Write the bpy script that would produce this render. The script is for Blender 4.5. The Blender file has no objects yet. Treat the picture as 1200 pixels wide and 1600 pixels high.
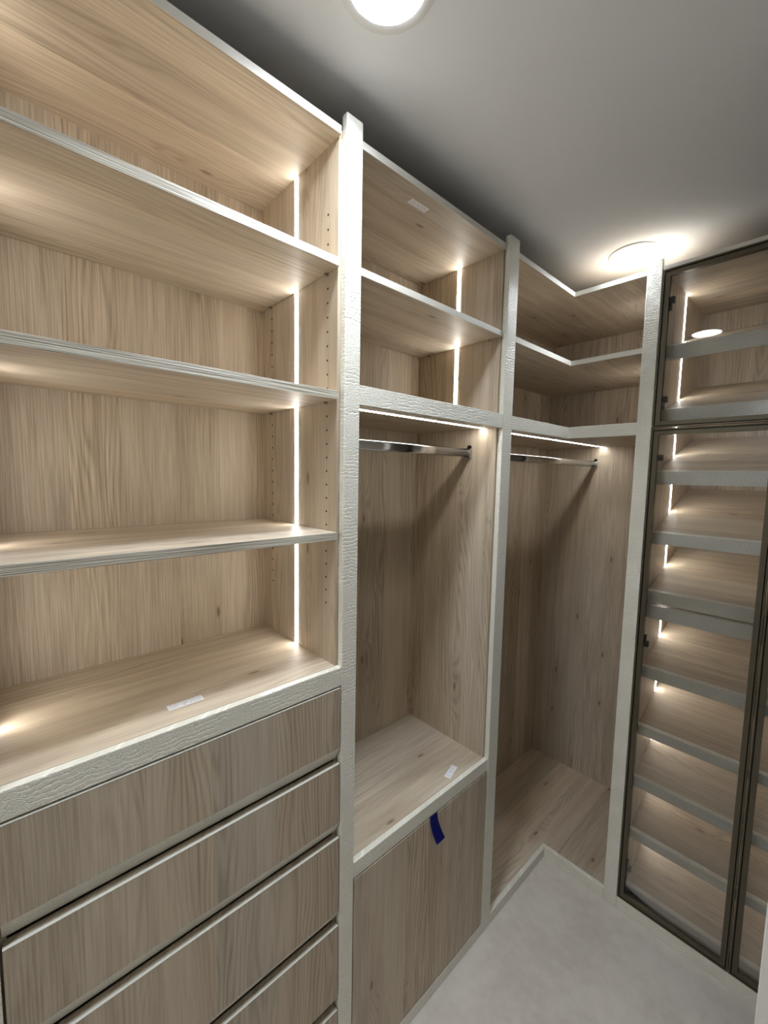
import bpy, bmesh, math, random
from mathutils import Vector, Matrix

# ------------------------------------------------------------------ camera, world, exposure
scene = bpy.context.scene
COL = scene.collection
cam_data = bpy.data.cameras.new('camera')
cam = bpy.data.objects.new('camera', cam_data)
COL.objects.link(cam)
scene.camera = cam
CAM = Vector((0.7730880, -0.5809662, 1.6947474))
RIGHT = Vector((0.6742956, 0.7382256, 0.0186682))
UP = Vector((-0.0783283, 0.0463622, 0.9958490))
FWD = Vector((-0.7342957, 0.6729588, -0.0890858))
m = Matrix.Identity(4)
for i in range(3):
    m[i][0], m[i][1], m[i][2], m[i][3] = RIGHT[i], UP[i], -FWD[i], CAM[i]
cam.matrix_world = m
cam_data.sensor_fit = 'HORIZONTAL'
cam_data.sensor_width = 36.0
cam_data.lens = 652.82 / 1200 * 36.0
cam_data.clip_start = 0.01

world = bpy.data.worlds.new('world')
scene.world = world
world.use_nodes = True
world.node_tree.nodes['Background'].inputs[0].default_value = (0.8, 0.85, 0.9, 1)
world.node_tree.nodes['Background'].inputs[1].default_value = 0.0

scene.view_settings.view_transform = 'Standard'
scene.view_settings.look = 'None'
scene.view_settings.gamma = 1.0
scene.view_settings.use_curve_mapping = False
scene.view_settings.exposure = 1.35

LED_POWER = 11.5          # emission of the strip lights
LED_COLOR = (1.0, 0.96, 0.89)
LAMP_POWER = 14.0        # glow of the round ceiling diffusers
LAMP_WATTS = 2.6         # downward beam of each round ceiling light
LAMP_SPREAD = 140.0      # beam angle in degrees
LAMP_COLOR = (0.86, 0.93, 1.0)

scene.cycles.max_bounces = 6
scene.cycles.diffuse_bounces = 4
scene.cycles.glossy_bounces = 3
scene.cycles.transparent_max_bounces = 12
scene.cycles.use_adaptive_sampling = True
scene.cycles.adaptive_threshold = 0.02
scene.cycles.caustics_reflective = False
scene.cycles.caustics_refractive = False
scene.cycles.sample_clamp_indirect = 6.0

# ------------------------------------------------------------------ node helpers
class NT:
    def __init__(self, name):
        self.mat = bpy.data.materials.new(name)
        self.mat.use_nodes = True
        self.t = self.mat.node_tree
        self.b = self.t.nodes['Principled BSDF']
        self.out = self.t.nodes['Material Output']

    def node(self, kind, **kw):
        n = self.t.nodes.new(kind)
        for k, v in kw.items():
            setattr(n, k, v)
        return n

    def link(self, a, b):
        self.t.links.new(a, b)

    def put(self, sock, v):
        if isinstance(v, (int, float)):
            sock.default_value = v
        elif isinstance(v, (tuple, list)):
            sock.default_value = v
        else:
            self.link(v, sock)

    def math(self, op, a, b=0.0, c=0.0, clamp=False):
        n = self.node('ShaderNodeMath', operation=op, use_clamp=clamp)
        self.put(n.inputs[0], a)
        self.put(n.inputs[1], b)
        self.put(n.inputs[2], c)
        return n.outputs[0]

    def xyz(self, x, y, z=0.0):
        n = self.node('ShaderNodeCombineXYZ')
        for s, v in zip(n.inputs, (x, y, z)):
            self.put(s, v)
        return n.outputs[0]

    def noise(self, vec, scale=1.0, detail=2.0, rough=0.5, dims='3D'):
        n = self.node('ShaderNodeTexNoise', noise_dimensions=dims)
        self.put(n.inputs['Vector'], vec)
        self.put(n.inputs['Scale'], scale)
        self.put(n.inputs['Detail'], detail)
        self.put(n.inputs['Roughness'], rough)
        return n.outputs[0]

    def ramp(self, v, a, b, lo=0.0, hi=1.0, smooth=True):
        n = self.node('ShaderNodeMapRange', interpolation_type='SMOOTHSTEP' if smooth else 'LINEAR')
        self.put(n.inputs[0], v)
        for k, q in zip((1, 2, 3, 4), (a, b, lo, hi)):
            n.inputs[k].default_value = q
        return n.outputs[0]

    def mix(self, f, a, b, blend='MIX'):
        n = self.node('ShaderNodeMix', data_type='RGBA', blend_type=blend)
        self.put(n.inputs[0], f)
        self.put(n.inputs[6], a)
        self.put(n.inputs[7], b)
        return n.outputs[2]

    def pos(self):
        g = self.node('ShaderNodeNewGeometry')
        s = self.node('ShaderNodeSeparateXYZ')
        self.link(g.outputs['Position'], s.inputs[0])
        return s.outputs

    def bump(self, h, strength, dist):
        n = self.node('ShaderNodeBump')
        self.put(n.inputs['Height'], h)
        n.inputs['Strength'].default_value = strength
        n.inputs['Distance'].default_value = dist
        self.link(n.outputs[0], self.b.inputs['Normal'])


def c4(r, g, b):
    return (r, g, b, 1.0)


def srgb(r, g, b):
    f = lambda v: (v / 255 / 12.92) if v / 255 <= 0.04045 else ((v / 255 + 0.055) / 1.055) ** 2.4
    return (f(r), f(g), f(b), 1.0)


def wood(name, axis, streak=1.0):
    k = NT(name)
    x, y, z = k.pos()
    oi = k.node('ShaderNodeObjectInfo').outputs['Random']
    if axis == 'z':
        a, l, off = k.math('ADD', x, y), z, 0.0
    elif axis == 'y':
        a, l, off = x, y, k.math('MULTIPLY', oi, 7.0)
    else:
        a, l, off = y, x, k.math('MULTIPLY', oi, 7.0)
    a = k.math('ADD', a, off)
    vo = k.node('ShaderNodeTexVoronoi', voronoi_dimensions='1D')
    k.put(vo.inputs['W'], a)
    vo.inputs['Scale'].default_value = 8.0
    vo.inputs['Randomness'].default_value = 0.9
    sc = k.node('ShaderNodeSeparateColor')
    k.link(vo.outputs['Color'], sc.inputs[0])
    r1, r2, r3 = sc.outputs
    lp = k.math('ADD', l, k.math('MULTIPLY', r1, 9.0))
    # knots
    kv = k.node('ShaderNodeTexVoronoi', voronoi_dimensions='2D')
    k.put(kv.inputs['Vector'], k.xyz(k.math('MULTIPLY', a, 8.0), k.math('MULTIPLY', lp, 2.6)))
    kv.inputs['Scale'].default_value = 1.0
    ks = k.node('ShaderNodeSeparateColor')
    k.link(kv.outputs['Color'], ks.inputs[0])
    pick = k.math('GREATER_THAN', ks.outputs[0], 0.7)
    d = kv.outputs['Distance']
    knot = k.math('MULTIPLY', k.ramp(d, 0.06, 0.015), pick)
    halo = k.math('MULTIPLY', k.ramp(d, 0.42, 0.0), pick)
    # growth rings
    n1 = k.noise(k.xyz(k.math('MULTIPLY', a, 6.5), k.math('MULTIPLY', lp, 1.0)), 1.0, 2.0, 0.5, '2D')
    ph = k.math('ADD', k.math('MULTIPLY', a, 420.0), k.math('MULTIPLY', n1, 80.0))
    ph = k.math('ADD', ph, k.math('MULTIPLY', halo, 16.0))
    wob = k.noise(k.xyz(k.math('MULTIPLY', a, 60.0), k.math('MULTIPLY', lp, 5.0)), 1.0, 0.0, 0.5, '2D')
    ph = k.math('ADD', ph, k.math('MULTIPLY', wob, 5.0))
    s = k.math('MULTIPLY_ADD', k.math('SINE', ph), 0.5, 0.5)
    s = k.math('POWER', s, 1.8)
    zone = k.ramp(k.noise(k.xyz(k.math('MULTIPLY', a, 5.0), k.math('MULTIPLY', lp, 0.7), 3.0), 1.0, 0.0, 0.5, '3D'), 0.42, 0.62)
    s = k.math('MULTIPLY', s, k.math('MULTIPLY_ADD', zone, 0.8, 0.2))
    brushed = k.ramp(r1, 0.15, 0.75, 0.45, 1.15)
    nf = k.noise(k.xyz(k.math('MULTIPLY', a, 330.0), k.math('MULTIPLY', lp, 6.0)), 1.0, 2.0, 0.6, '2D')
    nm = k.noise(k.xyz(k.math('MULTIPLY', a, 34.0), k.math('MULTIPLY', lp, 1.6)), 1.0, 2.0, 0.55, '2D')
    g = k.math('MULTIPLY', k.math('MULTIPLY', k.math('SUBTRACT', k.ramp(nf, 0.30, 0.70), 0.5), brushed), 0.46 * streak)
    g = k.math('ADD', g, k.math('MULTIPLY', k.math('SUBTRACT', s, 0.25), 0.42 * streak))
    g = k.math('ADD', g, k.math('MULTIPLY', k.math('SUBTRACT', k.ramp(nm, 0.3, 0.7), 0.5), 0.22))
    g = k.math('ADD', g, 0.48)
    fac = k.ramp(g, 0.12, 0.92, 0.0, 1.0, False)
    col = k.mix(fac, srgb(218, 202, 178), srgb(166, 147, 123))
    tone = k.math('MULTIPLY_ADD', r2, 0.24, 0.84)
    hsv = k.node('ShaderNodeHueSaturation')
    k.put(hsv.inputs['Color'], col)
    k.put(hsv.inputs['Value'], tone)
    k.put(hsv.inputs['Saturation'], k.math('MULTIPLY_ADD', r3, 0.20, 0.78))
    col = hsv.outputs[0]
    col = k.mix(k.math('MULTIPLY', halo, 0.22), col, srgb(140, 112, 84))
    col = k.mix(k.math('MULTIPLY', knot, 0.6), col, srgb(84, 64, 48))
    k.link(col, k.b.inputs['Base Color'])
    k.b.inputs['Roughness'].default_value = 0.50
    k.b.inputs['Specular IOR Level'].default_value = 0.32
    k.bump(nf, 0.4, 0.0012)
    return k.mat


def leather(name):
    k = NT(name)
    x, y, z = k.pos()
    u = k.math('ADD', x, y)
    base = k.xyz(u, z)
    dn = k.node('ShaderNodeTexNoise', noise_dimensions='2D')
    k.put(dn.inputs['Vector'], base)
    dn.inputs['Scale'].default_value = 42.0
    dn.inputs['Detail'].default_value = 2.0
    ds = k.node('ShaderNodeSeparateColor')
    k.link(dn.outputs['Color'], ds.inputs[0])
    uu = k.math('ADD', u, k.math('MULTIPLY', k.math('SUBTRACT', ds.outputs[0], 0.5), 0.011))
    vv = k.math('ADD', z, k.math('MULTIPLY', k.math('SUBTRACT', ds.outputs[1], 0.5), 0.013))
    br = k.node('ShaderNodeTexBrick')
    k.put(br.inputs['Vector'], k.xyz(uu, vv))
    br.inputs['Color1'].default_value = c4(1, 1, 1)
    br.inputs['Color2'].default_value = c4(0.8, 0.8, 0.8)
    br.inputs['Mortar'].default_value = c4(0, 0, 0)
    br.inputs['Scale'].default_value = 1.0
    br.inputs['Mortar Size'].default_value = 0.0016
    br.inputs['Mortar Smooth'].default_value = 0.9
    br.inputs['Brick Width'].default_value = 0.0135
    br.inputs['Row Height'].default_value = 0.0085
    vo = k.node('ShaderNodeTexVoronoi', feature='DISTANCE_TO_EDGE', voronoi_dimensions='2D')
    k.put(vo.inputs['Vector'], k.xyz(uu, k.math('MULTIPLY', vv, 1.3)))
    vo.inputs['Scale'].default_value = 150.0
    cells = k.ramp(vo.outputs['Distance'], 0.0, 0.16)
    sel = k.ramp(k.noise(base, 14.0, 1.0, 0.5, '2D'), 0.47, 0.56)
    bs = k.node('ShaderNodeRGBToBW')
    k.link(br.outputs['Color'], bs.inputs[0])
    mixn = k.node('ShaderNodeMix', data_type='FLOAT')
    k.put(mixn.inputs[0], sel)
    k.put(mixn.inputs[2], bs.outputs[0])
    k.put(mixn.inputs[3], cells)
    h = mixn.outputs[0]
    fine = k.noise(base, 600.0, 2.0, 0.6, '2D')
    h2 = k.math('ADD', h, k.math('MULTIPLY', fine, 0.25))
    tint = k.noise(base, 5.0, 2.0, 0.5, '2D')
    col = k.mix(k.ramp(tint, 0.3, 0.7), srgb(231, 227, 211), srgb(237, 233, 219))
    col = k.mix(k.math('MULTIPLY', k.math('SUBTRACT', 1.0, h), 0.85, clamp=True), col, srgb(250, 249, 242))
    k.link(col, k.b.inputs['Base Color'])
    k.b.inputs['Roughness'].default_value = 0.36
    k.b.inputs['Specular IOR Level'].default_value = 0.55
    k.bump(h2, 0.6, 0.0014)
    return k.mat


def plain(name, col, rough=0.5, metal=0.0, spec=0.5):
    k = NT(name)
    x, y, z = k.pos()
    n = k.noise(k.xyz(x, y, z), 60.0, 2.0)
    c = k.mix(k.math('MULTIPLY', n, 0.12), col, tuple(v * 0.75 for v in col[:3]) + (1,))
    k.link(c, k.b.inputs['Base Color'])
    k.b.inputs['Roughness'].default_value = rough
    k.b.inputs['Metallic'].default_value = metal
    k.b.inputs['Specular IOR Level'].default_value = spec
    return k.mat


def edge_grain(name):
    k = NT(name)
    x, y, z = k.pos()
    v = k.xyz(k.math('MULTIPLY', z, 560.0), k.math('MULTIPLY', y, 5.0), k.math('MULTIPLY', x, 5.0))
    n = k.noise(v, 1.0, 2.0, 0.5)
    f = k.ramp(n, 0.34, 0.62)
    col = k.mix(f, srgb(158, 149, 134), srgb(220, 214, 200))
    k.link(col, k.b.inputs['Base Color'])
    k.b.inputs['Roughness'].default_value = 0.42
    k.bump(f, 0.5, 0.0008)
    return k.mat


def cement(name):
    k = NT(name)
    x, y, z = k.pos()
    v = k.xyz(x, y, 0.0)
    n1 = k.noise(v, 3.0, 4.0, 0.6)
    n2 = k.noise(v, 26.0, 4.0, 0.65)
    f = k.math('ADD', k.math('MULTIPLY', n1, 0.7), k.math('MULTIPLY', n2, 0.3))
    col = k.mix(k.ramp(f, 0.36, 0.64), srgb(204, 196, 186), srgb(222, 215, 206))
    k.link(col, k.b.inputs['Base Color'])
    k.b.inputs['Roughness'].default_value = 0.55
    k.bump(n2, 0.08, 0.002)
    return k.mat


def paint(name, col):
    k = NT(name)
    x, y, z = k.pos()
    n = k.noise(k.xyz(x, y, z), 180.0, 3.0, 0.6)
    k.b.inputs['Base Color'].default_value = col
    k.b.inputs['Roughness'].default_value = 0.75
    k.bump(n, 0.06, 0.001)
    return k.mat


def emit(name, col, power):
    k = NT(name)
    e = k.node('ShaderNodeEmission')
    e.inputs[0].default_value = tuple(col) + (1.0,)
    e.inputs[1].default_value = power
    k.link(e.outputs[0], k.out.inputs[0])
    return k.mat


def glass(name):
    k = NT(name)
    tr = k.node('ShaderNodeBsdfTransparent')
    tr.inputs[0].default_value = c4(0.995, 0.997, 0.995)
    gl = k.node('ShaderNodeBsdfGlossy')
    gl.inputs['Roughness'].default_value = 0.015
    fr = k.node('ShaderNodeFresnel')
    fr.inputs[0].default_value = 1.45
    mx = k.node('ShaderNodeMixShader')
    k.link(fr.outputs[0], mx.inputs[0])
    k.link(tr.outputs[0], mx.inputs[1])
    k.link(gl.outputs[0], mx.inputs[2])
    k.link(mx.outputs[0], k.out.inputs[0])
    return k.mat


def sticker_mat(name):
    k = NT(name)
    tc = k.node('ShaderNodeTexCoord')
    s = k.node('ShaderNodeSeparateXYZ')
    k.link(tc.outputs['Generated'], s.inputs[0])
    gx, gy, _ = s.outputs
    rows = k.math('GREATER_THAN', k.math('SINE', k.math('MULTIPLY', gy, 26.0)), 0.1)
    words = k.noise(k.xyz(k.math('MULTIPLY', gx, 34.0), k.math('MULTIPLY', k.math('FLOOR', k.math('MULTIPLY', gy, 4.15)), 7.3)), 1.0, 2.0, 0.6, '2D')
    ink = k.math('MULTIPLY', rows, k.math('GREATER_THAN', words, 0.52))
    inside = k.math('MULTIPLY', k.math('GREATER_THAN', gx, 0.05), k.math('LESS_THAN', gx, 0.95))
    inside = k.math('MULTIPLY', inside, k.math('MULTIPLY', k.math('GREATER_THAN', gy, 0.1), k.math('LESS_THAN', gy, 0.9)))
    ink = k.math('MULTIPLY', k.math('MULTIPLY', ink, inside), 0.55)
    k.link(k.mix(ink, srgb(238, 238, 242), srgb(90, 92, 98)), k.b.inputs['Base Color'])
    k.b.inputs['Roughness'].default_value = 0.6
    return k.mat


WV = wood('oak_vertical', 'z', 0.8)
WY = wood('oak_along_wall', 'y', 0.6)
WX = wood('oak_across', 'x', 0.6)
LEA = leather('croc_leather')
EDGE = edge_grain('shelf_edge_grain')
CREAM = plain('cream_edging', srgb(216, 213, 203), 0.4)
BRONZE = plain('bronze_aluminium', srgb(96, 88, 72), 0.36, 0.5)
DARK = plain('dark_gasket', srgb(22, 20, 18), 0.6)
BLACK = plain('black_hinge', srgb(20, 20, 26), 0.5, 0.0, 0.2)
CHROME = plain('polished_chrome', srgb(205, 205, 205), 0.16, 1.0)
STEEL = plain('steel_pin', srgb(190, 188, 182), 0.25, 1.0)
FLOOR = cement('micro_cement')
GREIGE = paint('greige_paint', srgb(176, 166, 152))
CEIL = paint('ceiling_paint', srgb(240, 243, 248))
WALL = paint('wall_paint', srgb(238, 235, 229))
LED = emit('led_light', LED_COLOR, LED_POWER)
LAMP = emit('lamp_light', LAMP_COLOR, LAMP_POWER)
GLASS = glass('clear_glass')
WHITE = plain('white_trim', srgb(236, 236, 236), 0.45)
GLOW_CUT = plain('glow_cut_board', srgb(104, 90, 74), 0.85)  # unseen upper faces coloured darker to hold down the glow on the ceiling
BLUE = plain('blue_tape', srgb(14, 24, 120), 0.45)
STICK = sticker_mat('printed_paper')

# ------------------------------------------------------------------ object helpers
WPOS = {}


def finish(name, me, mat, parent, loc, smooth=False):
    o = bpy.data.objects.new(name, me)
    COL.objects.link(o)
    if mat is not None and not me.materials:
        me.materials.append(mat)
    loc = Vector(loc)
    if parent is not None:
        o.parent = parent
        o.location = loc - WPOS[parent.name]
    else:
        o.location = loc
    WPOS[o.name] = loc
    if smooth:
        for p in me.polygons:
            p.use_smooth = True
    return o


def thing(name, label, cat, loc, group=None):
    o = bpy.data.objects.new(name, None)
    COL.objects.link(o)
    o.empty_display_size = 0.05
    o.location = loc
    WPOS[o.name] = Vector(loc)
    o['label'] = label
    o['category'] = cat
    if group:
        o['group'] = group
    return o


def tag(o, label, cat, group=None):
    o['label'] = label
    o['category'] = cat
    if group:
        o['group'] = group
    return o


def add_box(bm, x0, x1, y0, y1, z0, z1):
    vs = [bm.verts.new((x, y, z)) for x in (x0, x1) for y in (y0, y1) for z in (z0, z1)]
    for f in ((0, 1, 3, 2), (4, 6, 7, 5), (0, 4, 5, 1), (2, 3, 7, 6), (0, 2, 6, 4), (1, 5, 7, 3)):
        bm.faces.new([vs[i] for i in f])


def to_mesh(name, bm, bevel=0.0, seg=1):
    bmesh.ops.recalc_face_normals(bm, faces=bm.faces)
    if bevel:
        bmesh.ops.bevel(bm, geom=list(bm.edges), offset=bevel, segments=seg, affect='EDGES', profile=0.5)
    me = bpy.data.meshes.new(name)
    bm.to_mesh(me)
    bm.free()
    return me


def box(name, x0, x1, y0, y1, z0, z1, mat, parent=None, bevel=0.0, seg=1):
    c = Vector(((x0 + x1) / 2, (y0 + y1) / 2, (z0 + z1) / 2))
    bm = bmesh.new()
    add_box(bm, x0 - c.x, x1 - c.x, y0 - c.y, y1 - c.y, z0 - c.z, z1 - c.z)
    return finish(name, to_mesh(name, bm, bevel, seg), mat, parent, c)


def prism_z(name, pts, z0, z1, mat, parent=None, bevel=0.0):
    """Polygon in plan, extruded upward."""
    cx = sum(p[0] for p in pts) / len(pts)
    cy = sum(p[1] for p in pts) / len(pts)
    cz = (z0 + z1) / 2
    bm = bmesh.new()
    lo = [bm.verts.new((x - cx, y - cy, z0 - cz)) for x, y in pts]
    hi = [bm.verts.new((x - cx, y - cy, z1 - cz)) for x, y in pts]
    bm.faces.new(lo[::-1])
    bm.faces.new(hi)
    n = len(pts)
    for i in range(n):
        bm.faces.new((lo[i], lo[(i + 1) % n], hi[(i + 1) % n], hi[i]))
    return finish(name, to_mesh(name, bm, bevel), mat, parent, (cx, cy, cz))


def prism_y(name, pts, y0, y1, mat, parent=None, bevel=0.0, seg=1):
    """Section (x, z) extruded along the left run."""
    cx = sum(p[0] for p in pts) / len(pts)
    cz = sum(p[1] for p in pts) / len(pts)
    cy = (y0 + y1) / 2
    bm = bmesh.new()
    lo = [bm.verts.new((x - cx, y0 - cy, z - cz)) for x, z in pts]
    hi = [bm.verts.new((x - cx, y1 - cy, z - cz)) for x, z in pts]
    bm.faces.new(lo[::-1])
    bm.faces.new(hi)
    n = len(pts)
    for i in range(n):
        bm.faces.new((lo[i], lo[(i + 1) % n], hi[(i + 1) % n], hi[i]))
    return finish(name, to_mesh(name, bm, bevel, seg), mat, parent, (cx, cy, cz))


def add_disc_cyl(bm, c, axis, r0, r1, h, n=24, cap0=True, cap1=True):
    axis = Vector(axis).normalized()
    t = Vector((0, 0, 1)) if abs(axis.z) < 0.9 else Vector((1, 0, 0))
    a = axis.cross(t).normalized()
    b = axis.cross(a)
    c = Vector(c)
    lo, hi = [], []
    for i in range(n):
        q = 2 * math.pi * i / n
        d = a * math.cos(q) + b * math.sin(q)
        lo.append(bm.verts.new(c + d * r0))
        hi.append(bm.verts.new(c + d * r1 + axis * h))
    for i in range(n):
        bm.faces.new((lo[i], lo[(i + 1) % n], hi[(i + 1) % n], hi[i]))
    if cap0:
        bm.faces.new(lo[::-1])
    if cap1:
        bm.faces.new(hi)


def glow_cut_top(o):
    o.data.materials.append(GLOW_CUT)
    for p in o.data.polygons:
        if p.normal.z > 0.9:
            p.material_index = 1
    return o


def structure(o):
    o['kind'] = 'structure'
    return o


# ------------------------------------------------------------------ measured places (metres)
Y0 = -0.615            # right edge of the first post
P1L, P1R = 0.0, 0.0446
P2L, P2R = 0.654, 0.711
YF = 1.1433            # front plane of the far run
P3L, P3R = 0.2492, 0.2972
REC = 0.018            # panels sit behind the posts
GAP = 0.008            # side panels stand this far into the bays
D = 0.380
YB = 1.752             # back of the corner bay
CX = -0.386
ZT, ZTB = 2.4362, 2.4195
ZC1, ZC1B = 1.2336, 1.1873
ZC2, ZC2B = 0.6932, 0.649
ZH, ZHB = 1.9015, 1.8561
ZBASE = 0.043
ZCEIL = 2.52

# ------------------------------------------------------------------ the room
structure(box('floor', -0.45, 1.75, -1.85, 1.86, -0.06, 0.0, FLOOR))
structure(box('ceiling', -0.45, 1.75, -1.85, 1.86, ZCEIL, ZCEIL + 0.06, CEIL))
structure(box('wall_left', -0.46, -0.41, -1.85, 1.86, 0.0, ZCEIL, WALL))
structure(box('wall_far', -0.41, 1.75, 1.81, 1.86, 0.0, ZCEIL, WALL))
structure(box('wall_right', 1.70, 1.75, -1.80, 1.81, 0.0, ZCEIL, GREIGE))
structure(box('wall_back', -0.41, 1.70, -1.85, -1.80, 0.0, ZCEIL, WALL))
structure(box('wall_partition', 0.746, 1.70, 0.26, 0.38, 0.0, ZCEIL, WALL, None, 0.002))

# ------------------------------------------------------------------ ceiling lights and one added fill light
def ceiling_light(x, y, label):
    t = thing('ceiling_light', label, 'light', (x, y, ZCEIL), 'round ceiling lights')
    bm = bmesh.new()
    prof = [(0.0855, 0.0), (0.0850, -0.0035), (0.0840, -0.0042), (0.0690, -0.0042), (0.0684, -0.0036)]
    n = 64
    rings = [[bm.verts.new((r * math.cos(2 * math.pi * i / n), r * math.sin(2 * math.pi * i / n), h)) for i in range(n)] for r, h in prof]
    for a, b in zip(rings, rings[1:]):
        for i in range(n):
            bm.faces.new((a[i], a[(i + 1) % n], b[(i + 1) % n], b[i]))
    finish('trim_ring', to_mesh('trim_ring', bm), WHITE, t, (x, y, ZCEIL), True)
    bm = bmesh.new()
    add_disc_cyl(bm, (0, 0, -0.0030), (0, 0, -1), 0.0683, 0.0683, 0.0006, 64)
    finish('diffuser', to_mesh('diffuser', bm), LAMP, t, (x, y, ZCEIL))
    ld = bpy.data.lights.new('lamp', 'AREA')
    ld.shape = 'DISK'
    ld.size = 0.132
    ld.energy = LAMP_WATTS
    ld.color = LAMP_COLOR
    ld.spread = math.radians(LAMP_SPREAD)
    lo = bpy.data.objects.new('lamp', ld)
    COL.objects.link(lo)
    lo.parent = t
    lo.location = (0, 0, -0.0046)
    return t


ceiling_light(0.194, -0.065, 'round white ceiling light at the top edge, nearest the camera')
ceiling_light(0.192, 1.179, 'round white ceiling light above the corner shelves, touching the far post')
ceiling_light(0.43, -1.55, 'added round fill light, unseen behind the camera')  # added fill lamp for the far fronts, kept out of the door reflection

# ------------------------------------------------------------------ posts
def post(name, x0, x1, y0, y1, zt, label):
    return tag(box(name, x0, x1, y0, y1, 0.0, zt, LEA, None, 0.0022, 2), label, 'post', 'cream leather posts')


post('cabinet_post', -REC, 0.0, Y0 - 0.045, Y0 - 0.0005, 2.465, 'cream leather post at the left end of the drawers')
post('cabinet_post', -REC, 0.0, P1L, P1R, 2.465, 'tall cream crocodile leather post right of the drawers')
post('cabinet_post', -REC, 0.0, P2L, P2R, 2.466, 'cream crocodile leather post left of the corner bay')
post('cabinet_post', P3L, P3R, YF, YF + REC, 2.459, 'cream leather post between corner bay and glass doors')

# ------------------------------------------------------------------ parts shared by the cabinets
def led_bar(parent, x0, x1, y0, y1, z0, z1):
    return box('led_strip', x0, x1, y0, y1, z0, z1, LED, parent)


def pin_holes(parent, y, side):
    bm = bmesh.new()
    for hx in (-0.0568, -0.3252):
        for i in range(29):
            z = 1.3805 + 0.032 * i
            add_disc_cyl(bm, (hx, y, z), (0, side, 0), 0.0026, 0.0026, 0.0004, 10)
    o = finish('pin_holes', to_mesh('pin_holes', bm), DARK, parent, (0, 0, 0))
    o['kind'] = 'stuff'
    return o


PIN = None


def shelf_pin(shelf, x, y, z, side):
    global PIN
    if PIN is None:
        bm = bmesh.new()
        add_disc_cyl(bm, (0, -0.007, 0), (0, 1, 0), 0.0026, 0.0026, 0.007, 10)
        add_box(bm, -0.004, 0.004, -0.008, -0.0015, 0.0005, 0.0032)
        PIN = to_mesh('shelf_pin', bm)
    o = finish('shelf_pin', PIN, STEEL, shelf, (x, y, z - 0.0034))
    if side < 0:
        o.rotation_euler.z = math.pi
    return o


def straight_shelf(parent, y0, y1, z0, z1, xf, edge, pins=True):
    s = box('shelf', -D + 0.002, xf - 0.0012, y0, y1, z0, z1, WY, parent, 0.0004)
    box('edge_band', xf - 0.0012, xf, y0, y1, z0, z1, edge, s, 0.0004)
    if pins:
        for x in (-0.0568, -0.3252):
            shelf_pin(s, x, y1 + 0.0012, z0, 1)
            shelf_pin(s, x, y0 - 0.0012, z0, -1)
    return s


def counter(parent, y0, y1, py0, py1, z0, z1, name):
    c = box(name, -D, -REC - 0.0003, py0, py1, z1 - 0.03, z1, WY, parent)
    prism_y('front_band', [(-REC, z0), (-0.0015, z0), (-0.0015, z1), (-REC, z1)], y0, y1, LEA, c, 0.0015, 2)
    return c


# ------------------------------------------------------------------ bay one: open shelves over drawers
c1 = thing('shelf_cabinet', 'oak cabinet with three open shelves over wide drawers, nearest the camera', 'cabinet', (-0.19, -0.31, 0))
ya, yb = Y0 + GAP, P1L - GAP      # faces of the side panels
box('back_panel', -D - 0.008, -D, ya - 0.016, yb + 0.016, 0.04, ZT, WV, c1)
box('side_panel', -D, -REC - 0.0005, yb, yb + 0.018, 0.0, ZT, WV, c1)
box('side_panel', -D, -REC - 0.0005, ya - 0.018, ya, 0.0, ZT, WV, c1)
t1 = glow_cut_top(box('top_board', -D, -0.0098, ya + 0.0002, yb - 0.0002, ZTB, ZT, WY, c1))
box('edge_band', -0.0096, -0.0086, ya + 0.0002, yb - 0.0002, ZTB, ZT, CREAM, t1)
for z0, z1 in ((2.149, 2.167), (1.8622, 1.8809), (1.5418, 1.5590)):
    straight_shelf(c1, ya + 0.0016, yb - 0.0016, z0, z1, -0.0093, EDGE)
counter(c1, Y0 + 0.0003, P1L - 0.0003, ya + 0.0002, yb - 0.0002, ZC1B, ZC1, 'counter')
led_bar(c1, -0.2012, -0.1878, yb - 0.0011, yb - 0.0001, ZC1 + 0.001, ZTB - 0.0005)
led_bar(c1, -0.2012, -0.1878, ya + 0.0001, ya + 0.0011, ZC1 + 0.001, ZTB - 0.0005)
pin_holes(c1, yb, -1)
pin_holes(c1, ya, 1)
# drawer fronts: flat oak face that tapers back to a leather finger pull at the bottom
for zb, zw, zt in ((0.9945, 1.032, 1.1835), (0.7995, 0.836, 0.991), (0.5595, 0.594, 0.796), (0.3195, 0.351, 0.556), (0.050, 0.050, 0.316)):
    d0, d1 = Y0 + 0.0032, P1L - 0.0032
    if zw > zb:
        dr = prism_y('drawer', [(-0.020, zw), (0.0, zw), (0.0, zt - 0.0012), (-0.020, zt - 0.0012)], d0, d1, WV, c1, 0.0004)
        prism_y('finger_pull', [(-0.0215, zb), (-0.0195, zb), (0.0, zw - 0.0002), (-0.0215, zw - 0.0002)], d0, d1, LEA, dr)
    else:
        dr = box('drawer', -0.020, 0.0, d0, d1, zb, zt - 0.0012, WV, c1, 0.0004)
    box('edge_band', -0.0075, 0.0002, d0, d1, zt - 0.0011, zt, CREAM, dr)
    box('drawer_box', -0.36, -0.0205, d0 + 0.02, d1 - 0.02, zb + 0.02, zt - 0.045, WY, dr)
box('plinth', -REC, 0.0, Y0 + 0.0005, P1L - 0.0005, 0.0, ZBASE, LEA, c1, 0.001)

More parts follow.
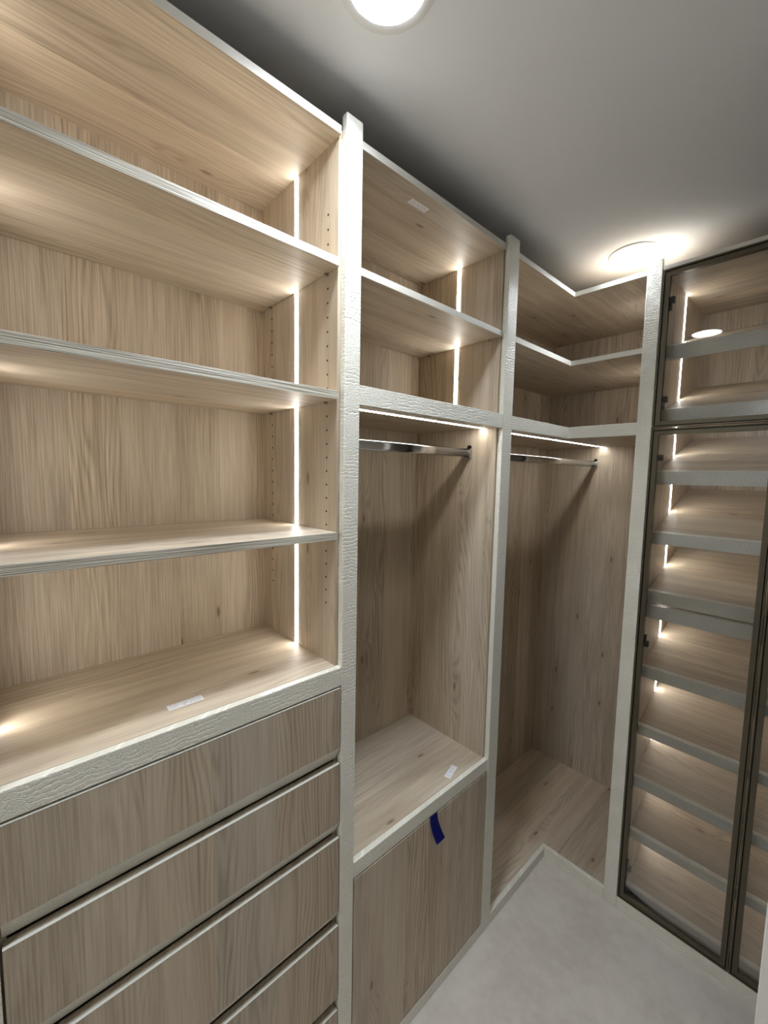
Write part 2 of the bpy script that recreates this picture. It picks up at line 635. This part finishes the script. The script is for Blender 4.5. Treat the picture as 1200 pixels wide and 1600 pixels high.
# ------------------------------------------------------------------ bay two: hanging space over a closed door
c2 = thing('wardrobe_cabinet', 'narrow oak wardrobe bay with rod over a closed flat door', 'cabinet', (-0.19, 0.35, 0))
ya, yb = P1R + GAP - 0.002, P2L - GAP
box('back_panel', -D - 0.008, -D, ya - 0.016, yb + 0.016, 0.04, ZT, WV, c2)
box('side_panel', -D, -REC - 0.0005, yb, yb + 0.018, 0.0, ZT, WV, c2)
box('side_panel', -D, -REC - 0.0005, ya - 0.018, ya, 0.0, ZT, WV, c2)
t2 = glow_cut_top(box('top_board', -D, -0.0098, ya + 0.0002, yb - 0.0002, ZTB, ZT, WY, c2))
box('edge_band', -0.0096, -0.0086, ya + 0.0002, yb - 0.0002, ZTB, ZT, CREAM, t2)
straight_shelf(c2, ya + 0.0016, yb - 0.0016, 2.1495, 2.167, -0.0093, CREAM)
h2 = box('header_board', -D, -REC - 0.0003, ya + 0.0002, yb - 0.0002, ZHB + 0.002, ZH, WY, c2)
prism_y('front_band', [(-REC, ZHB), (-0.0015, ZHB), (-0.0015, ZH), (-REC, ZH)], P1R + 0.0003, P2L - 0.0003, LEA, h2, 0.0012, 2)
counter(c2, P1R + 0.0003, P2L - 0.0003, ya + 0.0002, yb - 0.0002, ZC2B, ZC2, 'bench_board')
led_bar(c2, -0.2012, -0.1878, yb - 0.0011, yb - 0.0001, ZH + 0.001, ZTB - 0.0005)
led_bar(c2, -0.074, -0.062, ya + 0.001, yb - 0.001, ZHB + 0.0008, ZHB + 0.0018)
box('door', -0.020, -0.0005, P1R + 0.0030, P2L - 0.0030, ZBASE + 0.004, ZC2B - 0.0035, WV, c2, 0.0006)
box('plinth', -REC, 0.0, P1R + 0.0005, P2L - 0.0005, 0.0, ZBASE, LEA, c2, 0.001)


def hanging_rod(parent, x, z, y0, y1):
    """Oval chrome tube with a black-slotted end bracket on each side panel."""
    bm = bmesh.new()
    n = 28
    prof = []
    for i in range(n):
        q = 2 * math.pi * i / n
        w = 0.0068 * math.copysign(abs(math.cos(q)) ** 0.8, math.cos(q))
        h = 0.0150 * math.copysign(abs(math.sin(q)) ** 0.55, math.sin(q))
        prof.append((w, h))
    L = (y1 - y0) / 2 - 0.0015
    lo = [bm.verts.new((w, -L, h)) for w, h in prof]
    hi = [bm.verts.new((w, L, h)) for w, h in prof]
    for i in range(n):
        bm.faces.new((lo[i], lo[(i + 1) % n], hi[(i + 1) % n], hi[i]))
    bm.faces.new(lo[::-1])
    bm.faces.new(hi)
    rod = finish('hanging_rod', to_mesh('hanging_rod', bm), CHROME, parent, (x, (y0 + y1) / 2, z), True)
    for ye, s in ((y1, -1), (y0, 1)):
        bm = bmesh.new()
        w, h0, h1, dep = 0.0090, -0.0185, 0.0150, 0.012
        add_box(bm, -w - 0.0015, w + 0.0015, 0, s * 0.0014, h0 - 0.0015, h1)
        add_box(bm, -w - 0.0015, -w, 0, s * dep, h0, h1)
        add_box(bm, w, w + 0.0015, 0, s * dep, h0, h1)
        add_box(bm, -w - 0.0015, w + 0.0015, 0, s * dep, h0 - 0.0015, h0)
        finish('rod_bracket', to_mesh('rod_bracket', bm), CHROME, rod, (x, ye, z))
        bm = bmesh.new()
        add_disc_cyl(bm, (0, 0, 0.019), (0, s, 0), 0.0085, 0.0075, 0.005, 20)
        finish('screw_cap', to_mesh('screw_cap', bm), BLACK, rod, (x, ye, z))
    return rod


hanging_rod(c2, -0.124, 1.7765, ya + 0.0002, yb - 0.0002)

# ------------------------------------------------------------------ corner bay
c3 = thing('corner_wardrobe', 'L-shaped oak corner wardrobe with upper shelf and hanging rod', 'cabinet', (-0.15, 1.4, 0))
ya = P2R + 0.004
xr = P3L + 0.004
box('back_panel', CX - 0.008, CX, ya - 0.006, YB + 0.008, 0.03, ZT, WV, c3)
box('back_panel', CX + 0.0004, xr + 0.016, YB, YB + 0.008, 0.03, ZT, WV, c3)
box('side_panel', CX, -REC - 0.0005, ya - 0.018, ya, 0.0, ZT, WV, c3)
box('side_panel', xr, xr + 0.018, YF + REC + 0.0005, YB - 0.0005, 0.0, ZT, WV, c3)


def ell(inset, e=0.0002):
    pts = [(CX + e, ya + e), (-inset, ya + e), (-inset, YF + inset)]
    if inset < REC:      # notched round the back of the far post
        pts += [(P3L - 0.0006, YF + inset), (P3L - 0.0006, YF + REC + 0.0006), (xr - e, YF + REC + 0.0006)]
    else:
        pts += [(xr - e, YF + inset + 0.0004)]
        pts[2] = (-inset, YF + inset + 0.0004)
    return pts + [(xr - e, YB - e), (CX + e, YB - e)]


def ell_band(front, back):
    return [(-back, P2R + 0.0004), (-front, P2R + 0.0004), (-front, YF + front), (P3L - 0.0004, YF + front), (P3L - 0.0004, YF + back), (-back, YF + back)]


t3 = glow_cut_top(prism_z('top_board', ell(0.0098), ZTB, ZT, WY, c3))
prism_z('edge_band', ell_band(0.0084, 0.0097), ZTB - 0.0003, ZT + 0.0003, CREAM, t3)
s3 = prism_z('shelf', ell(0.0106, 0.0016), 2.150, 2.168, WY, c3)
prism_z('edge_band', ell_band(0.0092, 0.0105), 2.1497, 2.1683, CREAM, s3)
for px, py, s in ((-0.0568, ya, -1), (-0.3252, ya, -1)):
    shelf_pin(s3, px, py, 2.150, s)
h3 = prism_z('header_board', ell(REC + 0.0003), ZHB + 0.002, ZH, WY, c3)
prism_z('front_band', ell_band(0.0015, REC), ZHB, ZH, LEA, h3, 0.001)
prism_z('base_board', ell(REC + 0.0012), 0.022, ZBASE - 0.002, WY, c3)
prism_z('plinth', ell_band(0.0, REC), 0.0, ZBASE, LEA, c3, 0.001)
led_bar(c3, -0.087, -0.075, ya + 0.001, YB - 0.001, ZHB + 0.0008, ZHB + 0.0018)
led_bar(c3, xr - 0.0011, xr - 0.0001, 1.4403, 1.4537, ZH + 0.001, ZTB - 0.0005)
hanging_rod(c3, -0.117, 1.7715, ya + 0.0002, YB - 0.0002)
bm = bmesh.new()
add_disc_cyl(bm, (0, 0, 0), (0, 0, 1), 0.004, 0.004, 0.0006, 16)
finish('cable_hole', to_mesh('cable_hole', bm), DARK, c3, (-0.131, 0.907, ZBASE - 0.002))

# ------------------------------------------------------------------ glass-door cabinets
XL, XRR = P3R + 0.004, 0.982     # inner faces of the side panels
YD0, YD1 = YF + 0.0005, YF + 0.0205
YBR = 1.748
SF = 1.2215                      # shelf fronts
TILT = math.radians(17.4)        # shoe shelves slope down to the front


def glass_door(parent, x0, x1, z0, z1, hinges):
    bm = bmesh.new()

    def ring(o, i, ya_, yb_):
        a = (x0 + o, x1 - o, z0 + o, z1 - o)
        b = (x0 + i, x1 - i, z0 + i, z1 - i)
        add_box(bm, a[0], b[0], ya_, yb_, a[2], a[3])
        add_box(bm, b[1], a[1], ya_, yb_, a[2], a[3])
        add_box(bm, b[0], b[1], ya_, yb_, a[2], b[2])
        add_box(bm, b[0], b[1], ya_, yb_, b[3], a[3])
    ring(0.0, 0.0042, YD0, YD1)
    ring(0.0074, 0.0215, YD0 + 0.002, YD1)
    ring(0.0042, 0.0074, YD0 + 0.0135, YD1)
    cz = (z0 + z1) / 2
    bmesh.ops.translate(bm, verts=bm.verts, vec=(-(x0 + x1) / 2, 0, -cz))
    d = finish('door', to_mesh('door', bm), BRONZE, parent, ((x0 + x1) / 2, 0, cz))
    box('glass_pane', x0 + 0.0215, x1 - 0.0215, YF + 0.011, YF + 0.015, z0 + 0.0215, z1 - 0.0215, GLASS, d)
    box('groove', x0 + 0.0043, x0 + 0.0073, YD0 + 0.0130, YD0 + 0.0134, z0 + 0.0043, z1 - 0.0043, DARK, d)
    box('groove', x1 - 0.0073, x1 - 0.0043, YD0 + 0.0130, YD0 + 0.0134, z0 + 0.0043, z1 - 0.0043, DARK, d)
    box('groove', x0 + 0.0074, x1 - 0.0074, YD0 + 0.0130, YD0 + 0.0134, z0 + 0.0043, z0 + 0.0073, DARK, d)
    box('groove', x0 + 0.0074, x1 - 0.0074, YD0 + 0.0130, YD0 + 0.0134, z1 - 0.0073, z1 - 0.0043, DARK, d)
    for side, zh, up in hinges:
        xe = x0 + 0.013 if side < 0 else x1 - 0.013
        s = -side
        bm = bmesh.new()
        add_box(bm, -0.006, 0.021, 0, 0.016, -0.010, 0.011)       # cup block
        add_box(bm, -0.004, 0.013, 0.002, 0.014, min(0, up) * 0.026 - 0.008 * (up < 0), max(0, up) * 0.026 + 0.008 * (up > 0))
        add_box(bm, -0.012, 0.006, 0.016, 0.034, -0.006, 0.006)    # arm to the side panel
        if s < 0:
            bmesh.ops.scale(bm, vec=(-1, 1, 1), verts=bm.verts)
        finish('hinge', to_mesh('hinge', bm, 0.0012), BLACK, d, (xe, YD1 + 0.0002, zh))
    return d


def deep_shelf(parent, z1, th=0.048):
    """Sloping shoe shelf: oak board with a leather lip, low at the front."""
    L = (YBR - SF - 0.004) / math.cos(TILT) - 0.008
    x0, x1 = XL + 0.0016, XRR - 0.0016
    bm = bmesh.new()
    add_box(bm, x0 - (x0 + x1) / 2, x1 - (x0 + x1) / 2, 0.0183, L, -0.024, -0.004)
    s = finish('shelf', to_mesh('shelf', bm), WX, parent, ((x0 + x1) / 2, SF, z1))
    s.rotation_euler.x = TILT
    bm = bmesh.new()
    add_box(bm, x0 - (x0 + x1) / 2, x1 - (x0 + x1) / 2, 0.0, 0.018, -th, 0.0006)
    finish('front_band', to_mesh('front_band', bm, 0.0014, 2), LEA, s, ((x0 + x1) / 2, SF, z1))
    return s


gc = thing('glass_cabinet', 'tall oak shoe cabinet with bronze-framed glass doors and lit sloping shelves', 'cabinet', ((XL + XRR) / 2, 1.45, 0.0))
box('side_panel', XL - 0.0175, XL, YF + REC + 0.004, YBR, 0.0, ZT, WV, gc)
box('side_panel', XRR, XRR + 0.018, YF + REC + 0.004, YBR, 0.0, ZT, WV, gc)
box('back_panel', XL - 0.0175, XRR + 0.018, YBR, YBR + 0.008, 0.0, ZT, WV, gc)
utb = glow_cut_top(box('top_board', XL + 0.0002, XRR - 0.0002, YF + REC + 0.006, YBR - 0.0002, ZTB, ZT, WX, gc))
for z1, th in ((2.1765, 0.051), (1.9505, 0.050), (1.725, 0.050), (1.4975, 0.047), (1.2735, 0.050), (0.9735, 0.050),
               (0.735, 0.045), (0.518, 0.050), (0.2925, 0.046), (0.052, 0.040)):
    deep_shelf(gc, z1, th)
box('bottom_board', XL + 0.0016, XRR - 0.0016, YF + REC + 0.001, SF + 0.10, 0.0, 0.006, WX, gc)
mid = box('fixed_board', XL + 0.0016, XRR - 0.0016, SF + 0.0183, YBR - 0.0005, 1.196, 1.214, WX, gc)
box('front_band', XL + 0.0016, XRR - 0.0016, SF, SF + 0.018, 1.169, 1.2195, LEA, mid, 0.0014, 2)
for x0, x1 in ((XL + 0.0001, XL + 0.0011), (XRR - 0.0011, XRR - 0.0001)):
    led_bar(gc, x0, x1, 1.4403, 1.4537, 0.10, 1.195)
    led_bar(gc, x0, x1, 1.4403, 1.4537, 1.216, ZTB - 0.0005)
for x0, x1, sd in ((0.2988, 0.6405, -1), (0.6435, 0.9852, 1)):
    glass_door(gc, x0, x1, 0.050, 1.8742, ((sd, 1.7735, 0), (sd, 1.083, 1), (sd, 0.168, 1)))
    glass_door(gc, x0, x1, 1.8785, 2.4160, ((sd, 2.318, -1), (sd, 1.978, -1)))
box('plinth', P3R + 0.0005, 1.0, YF, YF + REC, 0.0, 0.048, LEA, gc, 0.001)
box('edge_band', P3R + 0.0006, 1.0, YF + 0.0005, YF + REC + 0.0055, 2.4170, 2.4300, CREAM, utb, 0.0008)

# ------------------------------------------------------------------ stickers and tape
def sticker(cx, cy, z, ang, down, label):
    bm = bmesh.new()
    add_box(bm, -0.033, 0.033, -0.0105, 0.0105, 0.0, 0.0003)
    o = finish('paper_sticker', to_mesh('paper_sticker', bm), STICK, None, (cx, cy, z - (0.0003 if down else 0.0)))
    o.rotation_euler.z = ang
    return tag(o, label, 'sticker', 'paper stickers')


sticker(-0.0765, -0.3295, ZC1 + 0.0001, math.radians(91), False, 'white printed paper sticker on the counter above the drawers')
sticker(-0.0475, 0.5015, ZC2 + 0.0001, math.radians(106), False, 'white printed paper sticker on the bench above the closed door')
sticker(-0.057, 0.285, ZTB - 0.0001, math.radians(89), True, 'white printed paper sticker under the top board of the narrow wardrobe bay')

bm = bmesh.new()
N = 14
rows = []
for i in range(N + 1):
    t = i / N
    x = 0.0008 + 0.021 * t ** 1.6
    yl = 0.3415 + 0.0115 * t ** 1.8
    z = ZC2B + 0.001 - 0.087 * t + 0.004 * t * t
    row = []
    for j in range(5):
        q = j / 4
        row.append(bm.verts.new((x + 0.0015 * math.sin(q * math.pi) * t, yl + 0.0335 * q + 0.006 * t * q, z + 0.002 * q * t)))
    rows.append(row)
for a, b in zip(rows, rows[1:]):
    for j in range(4):
        bm.faces.new((a[j], a[j + 1], b[j + 1], b[j]))
bmesh.ops.solidify(bm, geom=list(bm.faces), thickness=0.0003)
tape = finish('blue_tape', to_mesh('blue_tape', bm), BLUE, None, (0, 0, 0), True)
tag(tape, 'short blue adhesive tape tab curling off the closed door', 'tape')
